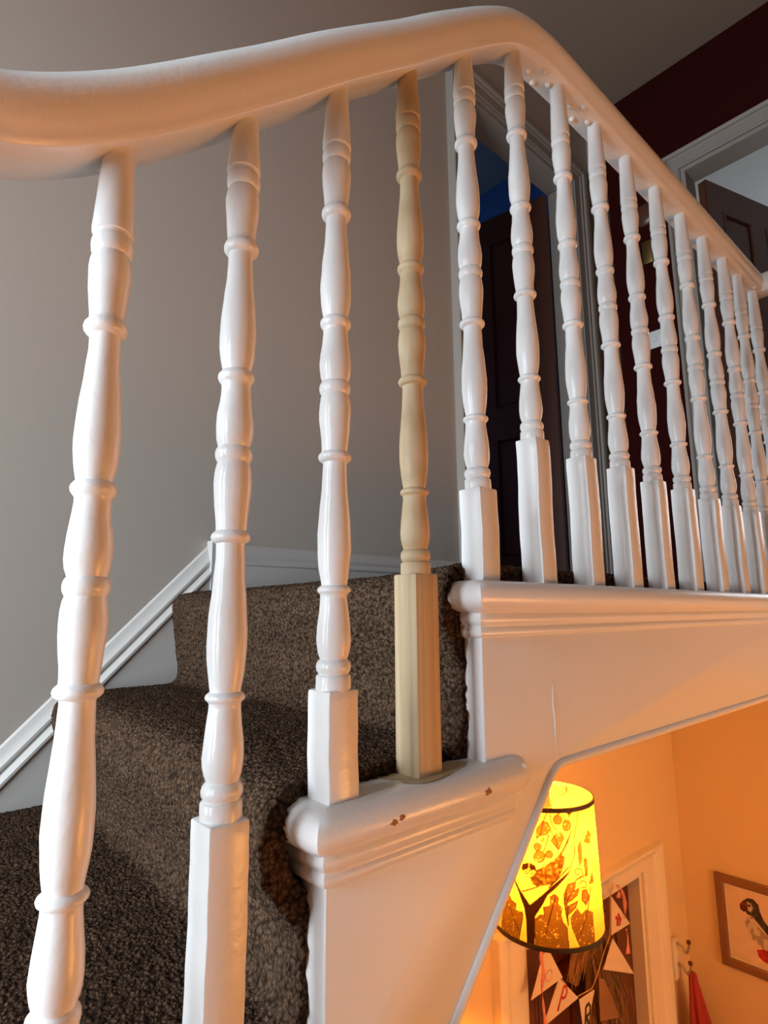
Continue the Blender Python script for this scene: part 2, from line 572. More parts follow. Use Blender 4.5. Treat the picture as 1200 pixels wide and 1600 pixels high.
# far doorway
d2 = empty('door_2', (XF, D2[0], EYE + LAND)); d2['kind'] = 'structure'
surround('architrave', D2[0], D2[1], D2[2], LAND, lambda u, p, z: (XF - p, u, z + EYE), 0.07, M['dim_trim'], d2, 0.085)
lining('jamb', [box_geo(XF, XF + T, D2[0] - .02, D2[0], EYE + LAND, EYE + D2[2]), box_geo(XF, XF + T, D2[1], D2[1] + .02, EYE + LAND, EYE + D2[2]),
                box_geo(XF, XF + T, D2[1] + .02, D2[0] - .02, EYE + D2[2] - .02, EYE + D2[2])], M['dim_trim'], d2)
a = R(-17)
door_leaf(d2, (XF + T + .004, D2[0] - 0.066), (math.cos(a), math.sin(a)), 0.76, LAND + .01, 2.062, M['dark_wood'], knob_mat=M['brass'])
# hall doorway
d3 = empty('door_3', (D3[0], YB, EYE + FL)); d3['kind'] = 'structure'
surround('architrave', D3[0], D3[1], D3[2], FL, lambda u, p, z: (u, YB - p, z + EYE), 0.175, M['cream_trim'], d3, 0.085)
lining('jamb', [box_geo(D3[0], D3[0] + .02, YB, YB + T, 0, EYE + D3[2]), box_geo(D3[1] - .02, D3[1], YB, YB + T, 0, EYE + D3[2]),
                box_geo(D3[0] + .02, D3[1] - .02, YB, YB + T, EYE + D3[2] - .02, EYE + D3[2])], M['cream_trim'], d3)
door_leaf(d3, (D3[1] - .022, YB + .095), (-1, 0), D3[1] - D3[0] - .044, FL + .008, D3[2] - .022, M['hall_door_wood'], rows=((.10, .40), (.48, .93)), knob_mat=M['brass'])

# pale boxing in the far left corner of the landing
structure('trim_1', box_geo(XF - .02, XF, 1.277, YB, EYE + LAND, EYE + CEIL), M['dim_trim'])

# ---------------------------------------------------------------- moulded skirting along the back wall
SKIRT = [(0, 0), (0.018, 0), (0.018, .118), (.021, .121), (.021, .126), (.016, .130), (.012, .136), (.014, .141), (.014, .146), (.010, .152), (.006, .160), (.004, .168), (0, .172)]


def skirt(name, x0, za, x1, zb, zoff, mat, big=1.0, extra=0.0):
    rings = []
    sl = (zb - za) / (x1 - x0)
    cosk = math.sqrt(1 + sl * sl)
    for x, z in ((x0, za), (x1, zb)):
        rings.append([(x, YB - p * big, EYE + z + (h - .172) * cosk * 1.0 - (extra if h == 0 else 0)) for p, h in SKIRT])
    V, F = sweep_rings(rings, True, True)
    o = mesh(name, V, F, mat)
    o.data.shade_smooth(); o.data.set_sharp_from_angle(angle=R(25))
    o['kind'] = 'structure'
    return o


skirt('baseboard_landing', 0.655, .175, 1.585, .175, 0, M['taupe_trim'])
skirt('baseboard_stairs', -1.2, .164 - 1.845 * 1.02, .645, .168, 0, M['taupe_trim'], 1.35, .45)
structure('trim_2', box_geo(.643, .657, YB - .028, YB, EYE - .05, EYE + .178), M['taupe_trim'])
skirt('baseboard_corner', D1[1] + .115, .175, XF - .02, .175, 0, M['taupe_trim'])

# ---------------------------------------------------------------- staircase
GO, RISE = 0.223, 0.2055
Y0 = 0.450                             # face of the outer string
risers = [0.556 - GO * i for i in range(6)]
tops = [LAND + .002 - RISE * i for i in range(7)]     # tread heights; tops[0] is the landing
st = empty('staircase', (0.556, 0.5, EYE - RISE))
tag(st, 'white painted cut string staircase with moulded tread ends under the balusters', 'staircase')
# outer string: one stepped board
poly = [(XE, -.197), (XE, .004)]
for i, x in enumerate(risers[:5]):
    poly.append((x, tops[i] - .033)); poly.append((x, tops[i + 1] - .033))
xe = risers[4] - GO
poly.append((xe, tops[5] - .033))
def low(x): return -.197 + (x - .694) * 1.03
poly.append((xe, low(xe)))
poly += [(.66, low(.66)), (.674, -.2165), (.685, -.207), (.697, -.2), (.712, -.197)]
V, F = prism(poly, Y0, Y0 + .04)
o = mesh('outer_string', rel(V, st), F, M['satin'], st)
bv(o, .0025)
# roll along the lower edge of the string
bp = [(xe, low(xe))] + [(.66, low(.66)), (.674, -.2165), (.685, -.207), (.697, -.2), (.712, -.197)] + [(XE, -.197)]
V, F = tube([(x, Y0 + .0005, EYE + z + .0045) for x, z in bp], .0058, 10)
mesh('string_bead', rel(V, st), F, M['satin'], st, True, 60)
# paint crack where two boards meet
cr = [(.697 + .0012 * math.sin(i * 1.7) + .002 * (i / 10), -.088 - .0108 * i) for i in range(11)]
V, F = tube([(x, Y0 + .0002, EYE + z) for x, z in cr], [.0004 + .0016 * math.sin(math.pi * min(1, (i + .6) / 9)) for i in range(11)], 6)
mesh('paint_crack', rel(V, st), F, M['gloss'], st, True)

NOSE = [(-.03, 0), (.004, 0), (.011, -.0010), (.0175, -.0040), (.0222, -.0095), (.0240, -.0160), (.0225, -.0222), (.0180, -.0275), (.0115, -.0305), (.0075, -.0316),
        (.0062, -.0330), (.0072, -.0365), (.0078, -.0405), (.0070, -.0445), (.0052, -.0475), (.0042, -.0495), (.0046, -.0525), (.0056, -.0545), (.0056, -.0590), (.0045, -.0625), (.0018, -.0645), (-.001, -.066), (-.03, -.066)]
NOSE = [(o_, z * 1.2 if z > -.0318 else -.0379 + (z + .0316) * .90) for o_, z in NOSE]


def tread_nose(i, xend):
    """moulded edge wrapping the front corner of tread i and returned on itself at xend"""
    xr, zt = risers[i], tops[i]
    rings = []
    fx = 1.12
    R0 = []
    def ring(f):
        r = []
        for o_, z in NOSE:
            r.append(f(o_) + (zt + z + EYE,))
        return r
    rings.append(ring(lambda o_: (xr - fx * o_, Y0 + .074)))
    rings.append(ring(lambda o_: (xr - fx * o_, Y0 - o_ + .012)))
    rings.append(ring(lambda o_: (xr - fx * o_ + .002, Y0 - o_ + .003)))
    rings.append(ring(lambda o_: (xr - fx * o_ + .012, Y0 - o_)))
    if xend is None:
        rings.append(ring(lambda o_: (XE + o_, Y0 - o_)))
        rings.append(ring(lambda o_: (XE + o_, -1.995)))
    else:
        n = 7
        for k in range(n + 1):
            t = k / n * math.pi / 2
            rings.append(ring(lambda o_: (xend - .02 + (o_ + .02) * math.sin(t), Y0 + .02 - (o_ + .02) * math.cos(t))))
    V, F = sweep_rings(rings, True, True)
    o = mesh('landing_nosing' if i == 0 else 'tread_nosing', rel(V, st), F, M['gloss'], st)
    o.data.shade_smooth(); o.data.set_sharp_from_angle(angle=R(38))
    return o


for i in range(5):
    tn = tread_nose(i, None if i == 0 else risers[i - 1] + .056)
    # board under the balusters
    xa = risers[i] - .004
    xb = XE if i == 0 else risers[i - 1] + .02
    V, F = box_geo(xa, xb, Y0 - .005, Y0 + .075, EYE + tops[i] - .033, EYE + tops[i] - .0002)
    mesh('tread_board', rel(V, st), F, M['gloss'], st)
# far end of the stairwell: fascia
V, F = box_geo(XE, XE + .03, -1.998, Y0 + .04, EYE - .197, EYE + .004)
structure('trim_3', (V, F), M['satin'])


def patch(name, cx, cz, rad, seed, mat, squash=1.0):
    """small irregular flake on the rounded front of the lower tread's edge"""
    r_ = random.Random(seed)
    n = 13
    pts = []
    for k in range(n):
        t = 2 * math.pi * k / n
        q = rad * (0.55 + .6 * r_.random())
        pts.append((cx + math.cos(t) * q, cz + math.sin(t) * q * squash))
    def surf(x, z):
        h = z - tops[1]
        o_ = np.interp(-h, [0, .0012, .0048, .0114, .0192, .0266, .033, .0366], [.004, .011, .0175, .0222, .024, .0225, .018, .0115])
        return Y0 - o_
    V = [(x, surf(x, z) - .0007, z + EYE) for x, z in pts] + [(cx, surf(cx, cz) - .0009, cz + EYE)]
    V += [(x, surf(x, z) + .002, z + EYE) for x, z in pts]
    F = [(k, (k + 1) % n, n) for k in range(n)] + [(k, k + n + 1, (k + 1) % n + n + 1, (k + 1) % n) for k in range(n)]
    return mesh(name, rel(V, st), F, mat, st)


tag(patch('paint_chip', .392, tops[1] - .021, .0055, 3, M['chip'], .55), 'brown chip in the paint near the tread front')
tag(patch('paint_chip', .402, tops[1] - .019, .004, 5, M['chip'], .6), 'small brown chip next to the larger one')
tag(patch('paint_chip', .529, tops[1] - .021, .0062, 9, M['chip'], .7), 'brown chip near the returned end of the tread')
# dried glue smeared on the tread round the bare wooden baluster
r_ = random.Random(4)
pts = []
n = 26
for k in range(n):
    t = 2 * math.pi * k / n
    q = 1 + .22 * math.sin(3 * t + 1) + .18 * r_.random()
    pts.append((.478 + .052 * math.cos(t) * q, .4665 + .0215 * math.sin(t) * q))
V = [(x, y, EYE + tops[1] + .0004) for x, y in pts] + [(.478, .4665, EYE + tops[1] + .0008)]
V = [(x, max(y, Y0 - .016), z) for x, y, z in V]
F = [(k, (k + 1) % n, n) for k in range(n)]
tag(mesh('glue_smear', rel(V, st), F, M['glue'], st), 'dried yellowish glue smear')

# ---------------------------------------------------------------- carpet
def worley(s, y, c, seed, stretch=1.0):
    def h(i, j, k):
        v = np.sin(i * 127.1 + j * 311.7 + k * 74.7 + seed) * 43758.5453
        return v - np.floor(v)
    u, v = s / (c * stretch), y / c
    iu, iv = np.floor(u), np.floor(v)
    best = np.full(u.shape, 9.0)
    for di in (-1, 0, 1):
        for dj in (-1, 0, 1):
            a, b = iu + di, iv + dj
            px, py = a + .15 + .7 * h(a, b, 1), b + .15 + .7 * h(a, b, 2)
            best = np.minimum(best, (px - u) ** 2 + (py - v) ** 2)
    return np.sqrt(best)


def vnoise(s, y, c, seed):
    def h(i, j):
        v = np.sin(i * 127.1 + j * 311.7 + seed) * 43758.5453
        return v - np.floor(v)
    u, v = s / c, y / c
    iu, iv = np.floor(u), np.floor(v)
    fu, fv = u - iu, v - iv
    fu, fv = fu * fu * (3 - 2 * fu), fv * fv * (3 - 2 * fv)
    return (h(iu, iv) * (1 - fu) + h(iu + 1, iv) * fu) * (1 - fv) + (h(iu, iv + 1) * (1 - fu) + h(iu + 1, iv + 1) * fu) * fv


TH = .014
def carpet_profile(wall):
    """profile of the carpet at the string side (wall=0) or along the wall (wall=1), with the same number of points"""
    lift = 0 if wall else .009
    out = [((XF - .03, LAND + TH + .002 + lift), (.60, LAND + TH + .002 + lift), 330)]
    last = out[0][1]
    for i in range(5):
        xr, zt = risers[i], tops[i] + TH + (.009 if i == 0 and wall == 0 else 0)
        zl = tops[i + 1] + TH
        over = ((.036, .003) if i == 0 else (.050, .010))[wall]
        nx = xr - over
        back = -.009 if wall == 0 else (.018 if i == 0 else .030)
        q = [(xr + .04, zt, 5), (nx + .044, zt - .001, 8), (nx + .022, zt - .006, 8), (nx + .007, zt - .019, 7), (nx, zt - .040, 8), (nx + .004, zt - .075, 14),
             (xr + back * .6, zt - .13, 22), (xr + back, zl + .03, 18), (xr + back - .003, zl + .010, 7), (xr + back - .014, zl + .001, 6), (xr - .03, zl, 8)]
        if i > 2: q = [(x, z, max(2, n // 3)) for x, z, n in q]
        for x, z, n in q:
            out.append((last, (x, z), n)); last = (x, z)
        nxt = risers[i + 1] + .04 if i < 4 else risers[4] - GO * .8
        out.append((last, (nxt, zl), 50 if i < 2 else 12)); last = (nxt, zl)
    pts = [np.array(out[0][0])]
    for p0, p1, n in out:
        for k in range(1, n + 1):
            pts.append(np.array(p0) + (np.array(p1) - np.array(p0)) * k / n)
    pts = np.array(pts)
    for _ in range(6):
        q = pts.copy(); q[1:-1] = (pts[:-2] + 2 * pts[1:-1] + pts[2:]) / 4; pts = q
    return pts


ptsA, ptsB = carpet_profile(0), carpet_profile(1)
pts = (ptsA + ptsB) / 2
s = np.concatenate([[0], np.cumsum(np.linalg.norm(np.diff(pts, axis=0), axis=1))])
tg = np.gradient(pts, axis=0); tg /= np.linalg.norm(tg, axis=1)[:, None]
nrm = np.stack([tg[:, 1], -tg[:, 0]], 1)
ys = np.concatenate([[.4880, .4880, .4880, .4882, .4890, .4910], np.linspace(.4935, .75, 103), np.linspace(.7535, YB - .006, 165)])
drop = np.zeros(len(ys)); drop[:6] = [.026, .014, .006, .0025, .0010, .0003]
Sg, Yg = np.meshgrid(s, ys, indexing='ij')
yy = Yg - np.array([.03 - .005 * k if k < 6 else 0 for k in range(len(ys))])[None, :] * 0
w = worley(Sg, Yg - drop[None, :], .0062, 11, 1.25)
hgt = (1 - np.clip(w, 0, 1)) * .0042 + vnoise(Sg, Yg, .05, 3) * .002 + vnoise(Sg, Yg, .013, 5) * .0016 - .0042
edge = np.clip((.512 - Yg) / .025, 0, 1)
hgt *= (1 + .5 * edge)
off = hgt - drop[None, :]
fy = 1 - np.exp(-np.clip(ys - .49, 0, 1) / .17)[None, :]
X = ptsA[:, 0][:, None] * (1 - fy) + ptsB[:, 0][:, None] * fy + nrm[:, 0][:, None] * off
Z = ptsA[:, 1][:, None] * (1 - fy) + ptsB[:, 1][:, None] * fy + nrm[:, 1][:, None] * off
Yd = Yg.copy()
slope_w = np.clip(np.abs(tg[:, 1]) * 1.3, 0, 1)[:, None]
Yd -= .0105 * slope_w * np.clip((.56 - Yg) / .07, 0, 1)
Yd[:, :6] += (vnoise(Sg[:, :6], Yg[:, :6] + drop[None, :6] * 1.0, .0065, 8) - .5) * .008 - .001
co = np.stack([X, Yd, Z + EYE], -1).reshape(-1, 3)
ns, ny = Sg.shape
idx = np.arange(ns * ny).reshape(ns, ny)
quads = np.stack([idx[:-1, :-1], idx[1:, :-1], idx[1:, 1:], idx[:-1, 1:]], -1).reshape(-1, 4)
base = np.array([.6, .9, EYE - .2])
me = bpy.data.meshes.new('stair_carpet')
me.vertices.add(len(co)); me.vertices.foreach_set('co', (co - base).ravel())
me.loops.add(quads.size); me.loops.foreach_set('vertex_index', quads.ravel().astype(np.int32))
me.polygons.add(len(quads)); me.polygons.foreach_set('loop_start', np.arange(0, quads.size, 4, dtype=np.int32))
me.update(calc_edges=True)
car = link('stair_carpet', me, M['carpet'])
car.location = base
tag(car, 'brown loop pile carpet running over the stair treads and landing', 'carpet')
# carpet on the far end of the landing
V, F = box_geo(XE + .06, XF - .002, -1.99, .50, EYE + LAND, EYE + LAND + TH)
o = mesh('landing_carpet', V, F, M['carpet'])
tag(o, 'brown carpet across the far end of the landing, beyond the last balusters', 'carpet')

# ---------------------------------------------------------------- balusters
BP = [(-.012, .0157), (-.0075, .0160), (-.0045, .0159), (-.0036, .0143), (-.001, .0143), (0, .0148), (.003, .0157), (.0065, .0159), (.010, .0156), (.013, .0149), (.0143, .0137), (.0155, .0142), (.020, .0153), (.0275, .0160), (.035, .0158), (.045, .0150), (.055, .0140), (.0655, .0131), (.070, .0129),
      (.0713, .0139), (.074, .0157), (.0768, .0162), (.0795, .0157), (.082, .0139), (.083, .0116), (.0855, .0113), (.095, .0115), (.1095, .0123), (.1225, .0135), (.1355, .0148), (.1485, .0158), (.160, .0164), (.1685, .0165), (.177, .0162), (.1855, .0155), (.192, .0143), (.1975, .0130), (.1993, .0129),
      (.2005, .0141), (.203, .0160), (.2055, .0164), (.208, .0158), (.2105, .0141), (.2115, .0132), (.2155, .0130), (.222, .0134), (.2295, .0141), (.240, .0157), (.2505, .0165), (.258, .0163), (.2645, .0155), (.2695, .0140), (.2705, .0136), (.2715, .0146), (.274, .0159), (.2775, .0164), (.281, .0159), (.2835, .0146), (.2845, .0140),
      (.288, .0150), (.295, .0160), (.3035, .0165), (.312, .0161), (.3235, .0150), (.334, .0139), (.3425, .0133), (.3455, .0133), (.3465, .0145), (.3485, .0163), (.351, .0170), (.3535, .0163), (.3555, .0141), (.3565, .0122), (.3585, .0120), (.37, .0124), (.3845, .0131), (.4, .0145), (.4165, .0159), (.43, .0166), (.4435, .0167), (.4535, .0161), (.4635, .0151), (.472, .0138), (.4785, .0127), (.4795, .0127),
      (.4805, .0140), (.482, .0158), (.484, .0166), (.486, .0160), (.4875, .0141), (.489, .0132), (.493, .0132), (.5045, .0144), (.518, .0160), (.5315, .0168), (.538, .0162), (.5435, .0152), (.5485, .0135), (.5495, .0131), (.5505, .0143), (.553, .0162), (.5565, .0169), (.560, .0163), (.5625, .0149), (.5633, .0143),
      (.5645, .0160), (.5655, .0168), (.572, .0169), (.5815, .0169)]
# x, y, z of top bead, z of foot, z where it meets the rail
BAL = [(.1275, .4676, .2981, -.373, .3772), (.2408, .4676, .4165, -.373, .4836), (.3520, .4665, .5066, -.1675, .5824), (.4692, .4705, .6197, -.1675, .6812),
       (.5836, .4700, .7319, .038, .8019), (.7098, .4690, .8209, .038, .8986), (.8441, .4690, .8176, .038, .9189), (.9717, .4685, .8216, .038, .92), (1.0972, .4680, .8161, .038, .92),
       (1.2306, .4670, .8188, .038, .92), (1.3661, .4665, .8160, .038, .92), (1.498, .4665, .8160, .038, .92), (1.6338, .4660, .8160, .038, .92), (1.7516, .4670, .8160, .038, .92), (1.8800, .4680, .8160, .038, .92)]
LAB = ['white baluster at the far left, nearest to the camera, its foot out of view', 'second white baluster from the left, its long square base cut by the picture edge',
       'white baluster standing at the front of the chipped tread, left of the bare wooden one', 'unpainted bare wood replacement baluster glued to the chipped white tread',
       'white baluster with short square base on the landing corner, right of the bare wooden one',
       'tall based white baluster, first to the right of the landing corner baluster', 'white baluster second to the right of the landing corner baluster', 'white baluster third to the right of the landing corner baluster',
       'white baluster fourth to the right of the landing corner baluster', 'white baluster fifth to the right of the landing corner baluster', 'white baluster sixth to the right of the landing corner baluster',
       'white baluster fifth from the far right end of the landing row', 'white baluster fourth from the far right end of the landing row', 'white baluster third from the far right end of the landing row, half hidden', 'last white baluster at the far right, under the corner of the handrail']
LAB[11] = 'white baluster seventh to the right of the landing corner baluster'
LAB[12] = 'white baluster third from the far right end of the landing row'
LAB[13] = 'white baluster second from the far right end of the landing row'


def wobble(V, amp, seed):
    out = []
    for v in V:
        x, y, z = v
        out.append((x + amp * math.sin(z * 47 + seed) + amp * .6 * math.sin(z * 131 + seed * 2.3), y + amp * math.sin(z * 39 + seed * 1.7), z))
    return out


for i, (x, y, z0, zb, zt) in enumerate(BAL):
    bare = i == 3
    mat = M['pine'] if bare else M['gloss']
    root = empty('baluster', (x, y, EYE + zb))
    tag(root, LAB[i], 'baluster', 'turned balusters under the handrail')
    h0 = z0 - zb
    L = zt - z0
    slope = .95 if i < 5 else (.5 if i == 5 else 0)
    topz = h0 + L + .020
    pr = [(.0126, topz), (.0130, h0 + L * .8), (.0143, h0 + L * .45)] + [(r, h0 - t) for t, r in BP]
    V, F = lathe(pr, 32)
    if not bare:
        V = [(a + .0002 * math.sin(c * 210 + i * 2), b + .0002 * math.sin(c * 173 + i), c) for a, b, c in V]
    mesh('turned_shaft', V, F, mat, root, True, 42)
    # square foot with eased shoulders
    hs = h0 - .5794
    w = .0175
    bm = bmesh.new()
    n = 14
    zs = [hs * k / n for k in range(n + 1)]
    rings = []
    ch = .0022 if not bare else .0012
    sect = []
    for sx, sy in ((1, 1), (-1, 1), (-1, -1), (1, -1)):
        a_, b_ = (w, w - ch), (w - ch, w)
        pa, pb = ((sx * a_[0], sy * a_[1]), (sx * b_[0], sy * b_[1]))
        pm = (sx * (w - ch * .3), sy * (w - ch * .3))
        sect += [pa, pm, pb] if sx * sy > 0 else [pb, pm, pa]
    for z in zs:
        rings.append([(px, py, z) for px, py in sect])
    rings.append([(px * .975, py * .975, hs + .0012) for px, py in sect])
    rings.append([(px * .90, py * .90, hs + .0020) for px, py in sect])
    V, F = sweep_rings(rings, True, True)
    if not bare:
        V = wobble(V, .0005, i * 1.3)
    o = mesh('square_base', V, F, mat, root, True, 28)
    bm.free()

# ---------------------------------------------------------------- handrail
UND = [(-1.0, .29), (-.5, .296), (-.2, .302), (-.05, .312), (.02, .321), (.06, .333), (.10, .3565), (.147, .392), (.19, .4300), (.2275, .4650), (.281, .5150), (.349, .5810), (.41, .637), (.469, .6900), (.530, .7480), (.584, .7970), (.64, .8460), (.69, .884), (.74, .9070), (.79, .917), (.844, .92), (.95, .92), (1.2, .92), (1.6, .92)]
sp = smooth_path(UND, 8)
YR = .4715
# half section (offset across, height above the underside)
HR = [(0, 0), (.0225, 0), (.0245, .0012), (.0262, .006), (.030, .012), (.0345, .020), (.0365, .028), (.0365, .034), (.0345, .042), (.0300, .0495), (.0225, .0550), (.012, .0580), (0, .0588)]
sec = HR + [(-a_, b_) for a_, b_ in HR[-2:0:-1]]
# rising section gains height where the rail lies level over the landing
rings = []
for k, p in enumerate(sp):
    t = sp[min(k + 1, len(sp) - 1)] - sp[max(k - 1, 0)]
    t = t / np.linalg.norm(t)
    nx, nz = -t[1], t[0]
    rings.append([(p[0] + nx * b_, YR + a_, p[1] + nz * b_ + EYE) for a_, b_ in sec])
XC = 1.915
rings.append([(XC + a_, YR + a_, .92 + b_ + EYE) for a_, b_ in sec])
hr = empty('handrail', (.58, YR, EYE + .80))
tag(hr, 'thick rounded white painted handrail bending from the stairs to the landing', 'handrail')
V, F = sweep_rings(rings, True, True)
mesh('rail', rel(V, hr), F, M['gloss'], hr, True, 50)
rings = [[(XC + a_ + (.0004 if 1 else 0), YR + a_ - .0004, .92 + b_ + EYE) for a_, b_ in sec], [(XC + a_, -.2, .92 + b_ + EYE) for a_, b_ in sec], [(XC + a_, -1.998, .92 + b_ + EYE) for a_, b_ in sec]]
V, F = sweep_rings(rings, True, True)
mesh('return_rail', rel(V, hr), F, M['gloss'], hr, True, 50)
prof = [(.0004, -.0062), (.0028, -.0056), (.0046, -.0036), (.0053, -.0008), (.0053, .004)]
V0, F0 = lathe(prof, 12)
me_cap = None
for cx, cy in [(.771, .479), (.794, .462), (.797, .489), (.822, .474), (.893, .472), (.914, .457), (.922, .486), (.950, .470), (1.792, .462), (1.838, .463), (1.852, .455)]:
    zz = .92 + EYE
    for xx, zu in zip([p[0] for p in sp], [p[1] for p in sp]):
        if xx >= cx:
            zz = zu + EYE
            break
    if me_cap is None:
        o = mesh('screw_cap', V0, F0, M['gloss'], hr, True, 50)
        me_cap = o.data
    else:
        o = bpy.data.objects.new('screw_cap', me_cap); C.objects.link(o); o.parent = hr
    o.location = Vector((cx, cy, zz)) - wloc(hr)

# ---------------------------------------------------------------- pendant lamp in the hall
import json
ART = json.loads(r'''{"ink":[[[-22.7,0.015],[-22.6,0.188],[-24.2,0.266],[-31.6,0.387],[-36.1,0.442],[-34.1,0.451],[-29.7,0.396],[-17.9,0.296],[-1.7,0.406],[8.9,0.475],[22.1,0.545],[24.1,0.54],[10.0,0.444],[0.0,0.381],[-4.1,0.324],[-13.1,0.223],[-14.6,0.015]],[[-24.5,0.577],[-18.0,0.592],[-17.6,0.556],[-21.1,0.546],[-24.1,0.522],[-25.8,0.547]],[[-17.6,0.556],[-16.7,0.594],[-10.8,0.583],[-10.0,0.543],[-12.3,0.549],[-14.9,0.55]]],"fur":[[[-9.7,0.553],[-0.4,0.593],[10.3,0.647],[14.4,0.675],[20.4,0.664],[19.2,0.61],[16.0,0.547],[6.3,0.465],[-1.4,0.452],[-9.1,0.435],[-14.3,0.447],[-16.7,0.489]],[[13.1,0.67],[18.7,0.71],[29.3,0.843],[30.8,0.838],[24.7,0.754],[17.0,0.67]]],"orange":[[[-8.2,0.779],[-7.5,0.85],[-0.8,0.911],[4.4,0.904],[7.3,0.858],[2.4,0.815],[-4.1,0.806]],[[14.0,0.707],[6.7,0.775],[11.6,0.817],[18.4,0.83],[20.8,0.792],[17.8,0.757]],[[-30.4,0.015],[-49.7,0.015],[-57.7,0.015],[-50.8,0.235],[-44.0,0.319],[-38.8,0.278],[-33.9,0.272],[-35.0,0.223],[-26.6,0.225],[-26.1,0.19],[-31.7,0.015]],[[-3.2,0.015],[-15.8,0.015],[-13.6,0.015],[-13.9,0.195],[-7.8,0.239],[-3.4,0.244],[-4.3,0.297],[2.7,0.311],[3.1,0.374],[7.7,0.398],[11.3,0.368],[9.7,0.332],[13.9,0.297],[12.3,0.252],[14.4,0.199],[18.0,0.164],[18.8,0.015]],[[19.5,0.181],[17.2,0.296],[16.7,0.394],[22.0,0.464],[30.8,0.476],[28.8,0.423],[19.7,0.358]],[[18.8,0.331],[24.2,0.4],[34.2,0.427],[32.1,0.384],[23.7,0.347]],[[19.5,0.251],[20.7,0.313],[31.6,0.34],[29.0,0.298],[21.5,0.259]],[[23.4,0.161],[22.7,0.232],[30.3,0.288],[34.4,0.239],[41.4,0.264],[50.7,0.229],[50.1,0.015],[31.4,0.015]],[[36.4,0.343],[38.0,0.404],[44.2,0.404],[47.2,0.344],[41.8,0.299]],[[48.6,0.433],[55.8,0.506],[57.0,0.434]],[[46.1,0.741],[52.8,0.815],[60.1,0.774],[56.0,0.716]],[[36.8,0.725],[40.7,0.758],[41.5,0.683],[40.6,0.61],[36.8,0.587]],[[43.5,0.624],[48.4,0.617],[47.7,0.507],[44.5,0.494]],[[20.0,0.922],[19.2,0.906],[17.3,0.894],[14.8,0.89],[12.5,0.895],[10.8,0.907],[10.3,0.924],[11.1,0.94],[12.9,0.953],[15.4,0.957],[17.8,0.952],[19.5,0.939]],[[29.7,0.877],[28.8,0.858],[26.9,0.845],[24.4,0.841],[22.1,0.847],[20.5,0.862],[20.1,0.882],[20.9,0.902],[22.7,0.916],[25.2,0.92],[27.5,0.914],[29.2,0.898]],[[33.3,0.985],[32.6,0.973],[31.0,0.964],[29.0,0.962],[27.1,0.967],[25.8,0.977],[25.4,0.99],[26.0,1.003],[27.5,1.012],[29.5,1.014],[31.5,1.009],[32.9,0.999]],[[-3.6,0.725],[-4.2,0.711],[-5.7,0.699],[-7.7,0.694],[-9.6,0.696],[-11.0,0.704],[-11.5,0.718],[-10.9,0.732],[-9.3,0.744],[-7.3,0.75],[-5.4,0.748],[-4.0,0.739]],[[-0.2,0.657],[-1.1,0.635],[-3.4,0.618],[-6.4,0.61],[-9.4,0.612],[-11.5,0.625],[-12.2,0.646],[-11.2,0.668],[-8.9,0.686],[-5.9,0.695],[-2.9,0.691],[-0.9,0.677]],[[7.9,0.677],[7.3,0.663],[5.8,0.652],[3.8,0.648],[1.9,0.651],[0.6,0.66],[0.2,0.674],[0.8,0.688],[2.3,0.698],[4.2,0.703],[6.1,0.7],[7.5,0.69]]],"lines":[[0.0016,[[23.5,0.544],[27.7,0.605],[32.1,0.666],[32.6,0.785],[39.4,0.937],[41.0,0.992]]],[0.0032,[[2.3,0.441],[23.9,0.585]]],[0.00256,[[-9.1,0.435],[-25.7,0.377]]],[0.00096,[[4.3,0.978],[-0.1,0.911],[-4.1,0.806]]],[0.00096,[[5.0,0.816],[2.0,0.754],[-1.7,0.688]]],[0.00096,[[6.6,0.849],[11.4,0.794],[14.4,0.711]]],[0.00096,[[12.6,0.952],[19.7,0.979],[29.4,1.002]]],[0.00096,[[20.9,0.96],[23.4,0.917]]],[0.00096,[[-3.8,0.103],[2.2,0.249],[8.2,0.376]]],[0.00096,[[-31.2,0.088],[-41.0,0.207],[-47.4,0.254]]],[0.00096,[[31.4,0.11],[42.9,0.244],[50.4,0.411]]],[0.00096,[[19.5,0.181],[16.9,0.341],[21.0,0.429]]],[0.00096,[[58.3,0.959],[57.8,0.845],[52.7,0.74],[54.6,0.643]]],[0.00096,[[7.4,0.96],[8.3,0.905],[10.7,0.868],[13.8,0.849]]],[0.00096,[[-2.2,0.798],[-0.4,0.781],[-3.0,0.77],[-0.5,0.758]]],[0.00096,[[30.9,0.485],[37.5,0.504],[42.8,0.506],[45.7,0.511]]],[0.00096,[[35.2,0.453],[38.8,0.475],[44.9,0.453],[43.5,0.419],[38.2,0.426]]],[0.00128,[[61.0,0.612],[57.3,0.517]]],[0.00128,[[65.5,0.583],[61.6,0.508]]],[0.00096,[[35.5,0.534],[35.7,0.53],[35.5,0.526],[34.8,0.523],[33.8,0.521],[32.6,0.523],[31.5,0.528],[30.8,0.535],[30.6,0.544],[31.1,0.554],[32.3,0.561],[34.2,0.564],[36.4,0.562],[38.5,0.554],[40.1,0.541],[40.8,0.526],[40.3,0.511],[38.5,0.5],[35.8,0.494],[32.7,0.494]]]],"face":[[-9.9,0.552],[-10.9,0.526],[-13.5,0.504],[-17.1,0.49],[-20.8,0.487],[-24.0,0.496],[-25.8,0.516],[-25.6,0.541],[-23.6,0.568],[-20.2,0.588],[-16.4,0.597],[-12.9,0.592],[-10.6,0.576],[-9.9,0.552]],"eyes":[[[-20.8,0.53],0.00608],[[-15.1,0.531],0.00608]]}''')
LC = (1.3818, .9390); ZB, ZT, RB, RT = -.762, -.4615, .1325, .1245
lamp = empty('pendant_lamp', (LC[0], LC[1], EYE + ZB))
tag(lamp, 'lit hall pendant lamp, yellow drum shade printed with an animal and foliage', 'lamp')
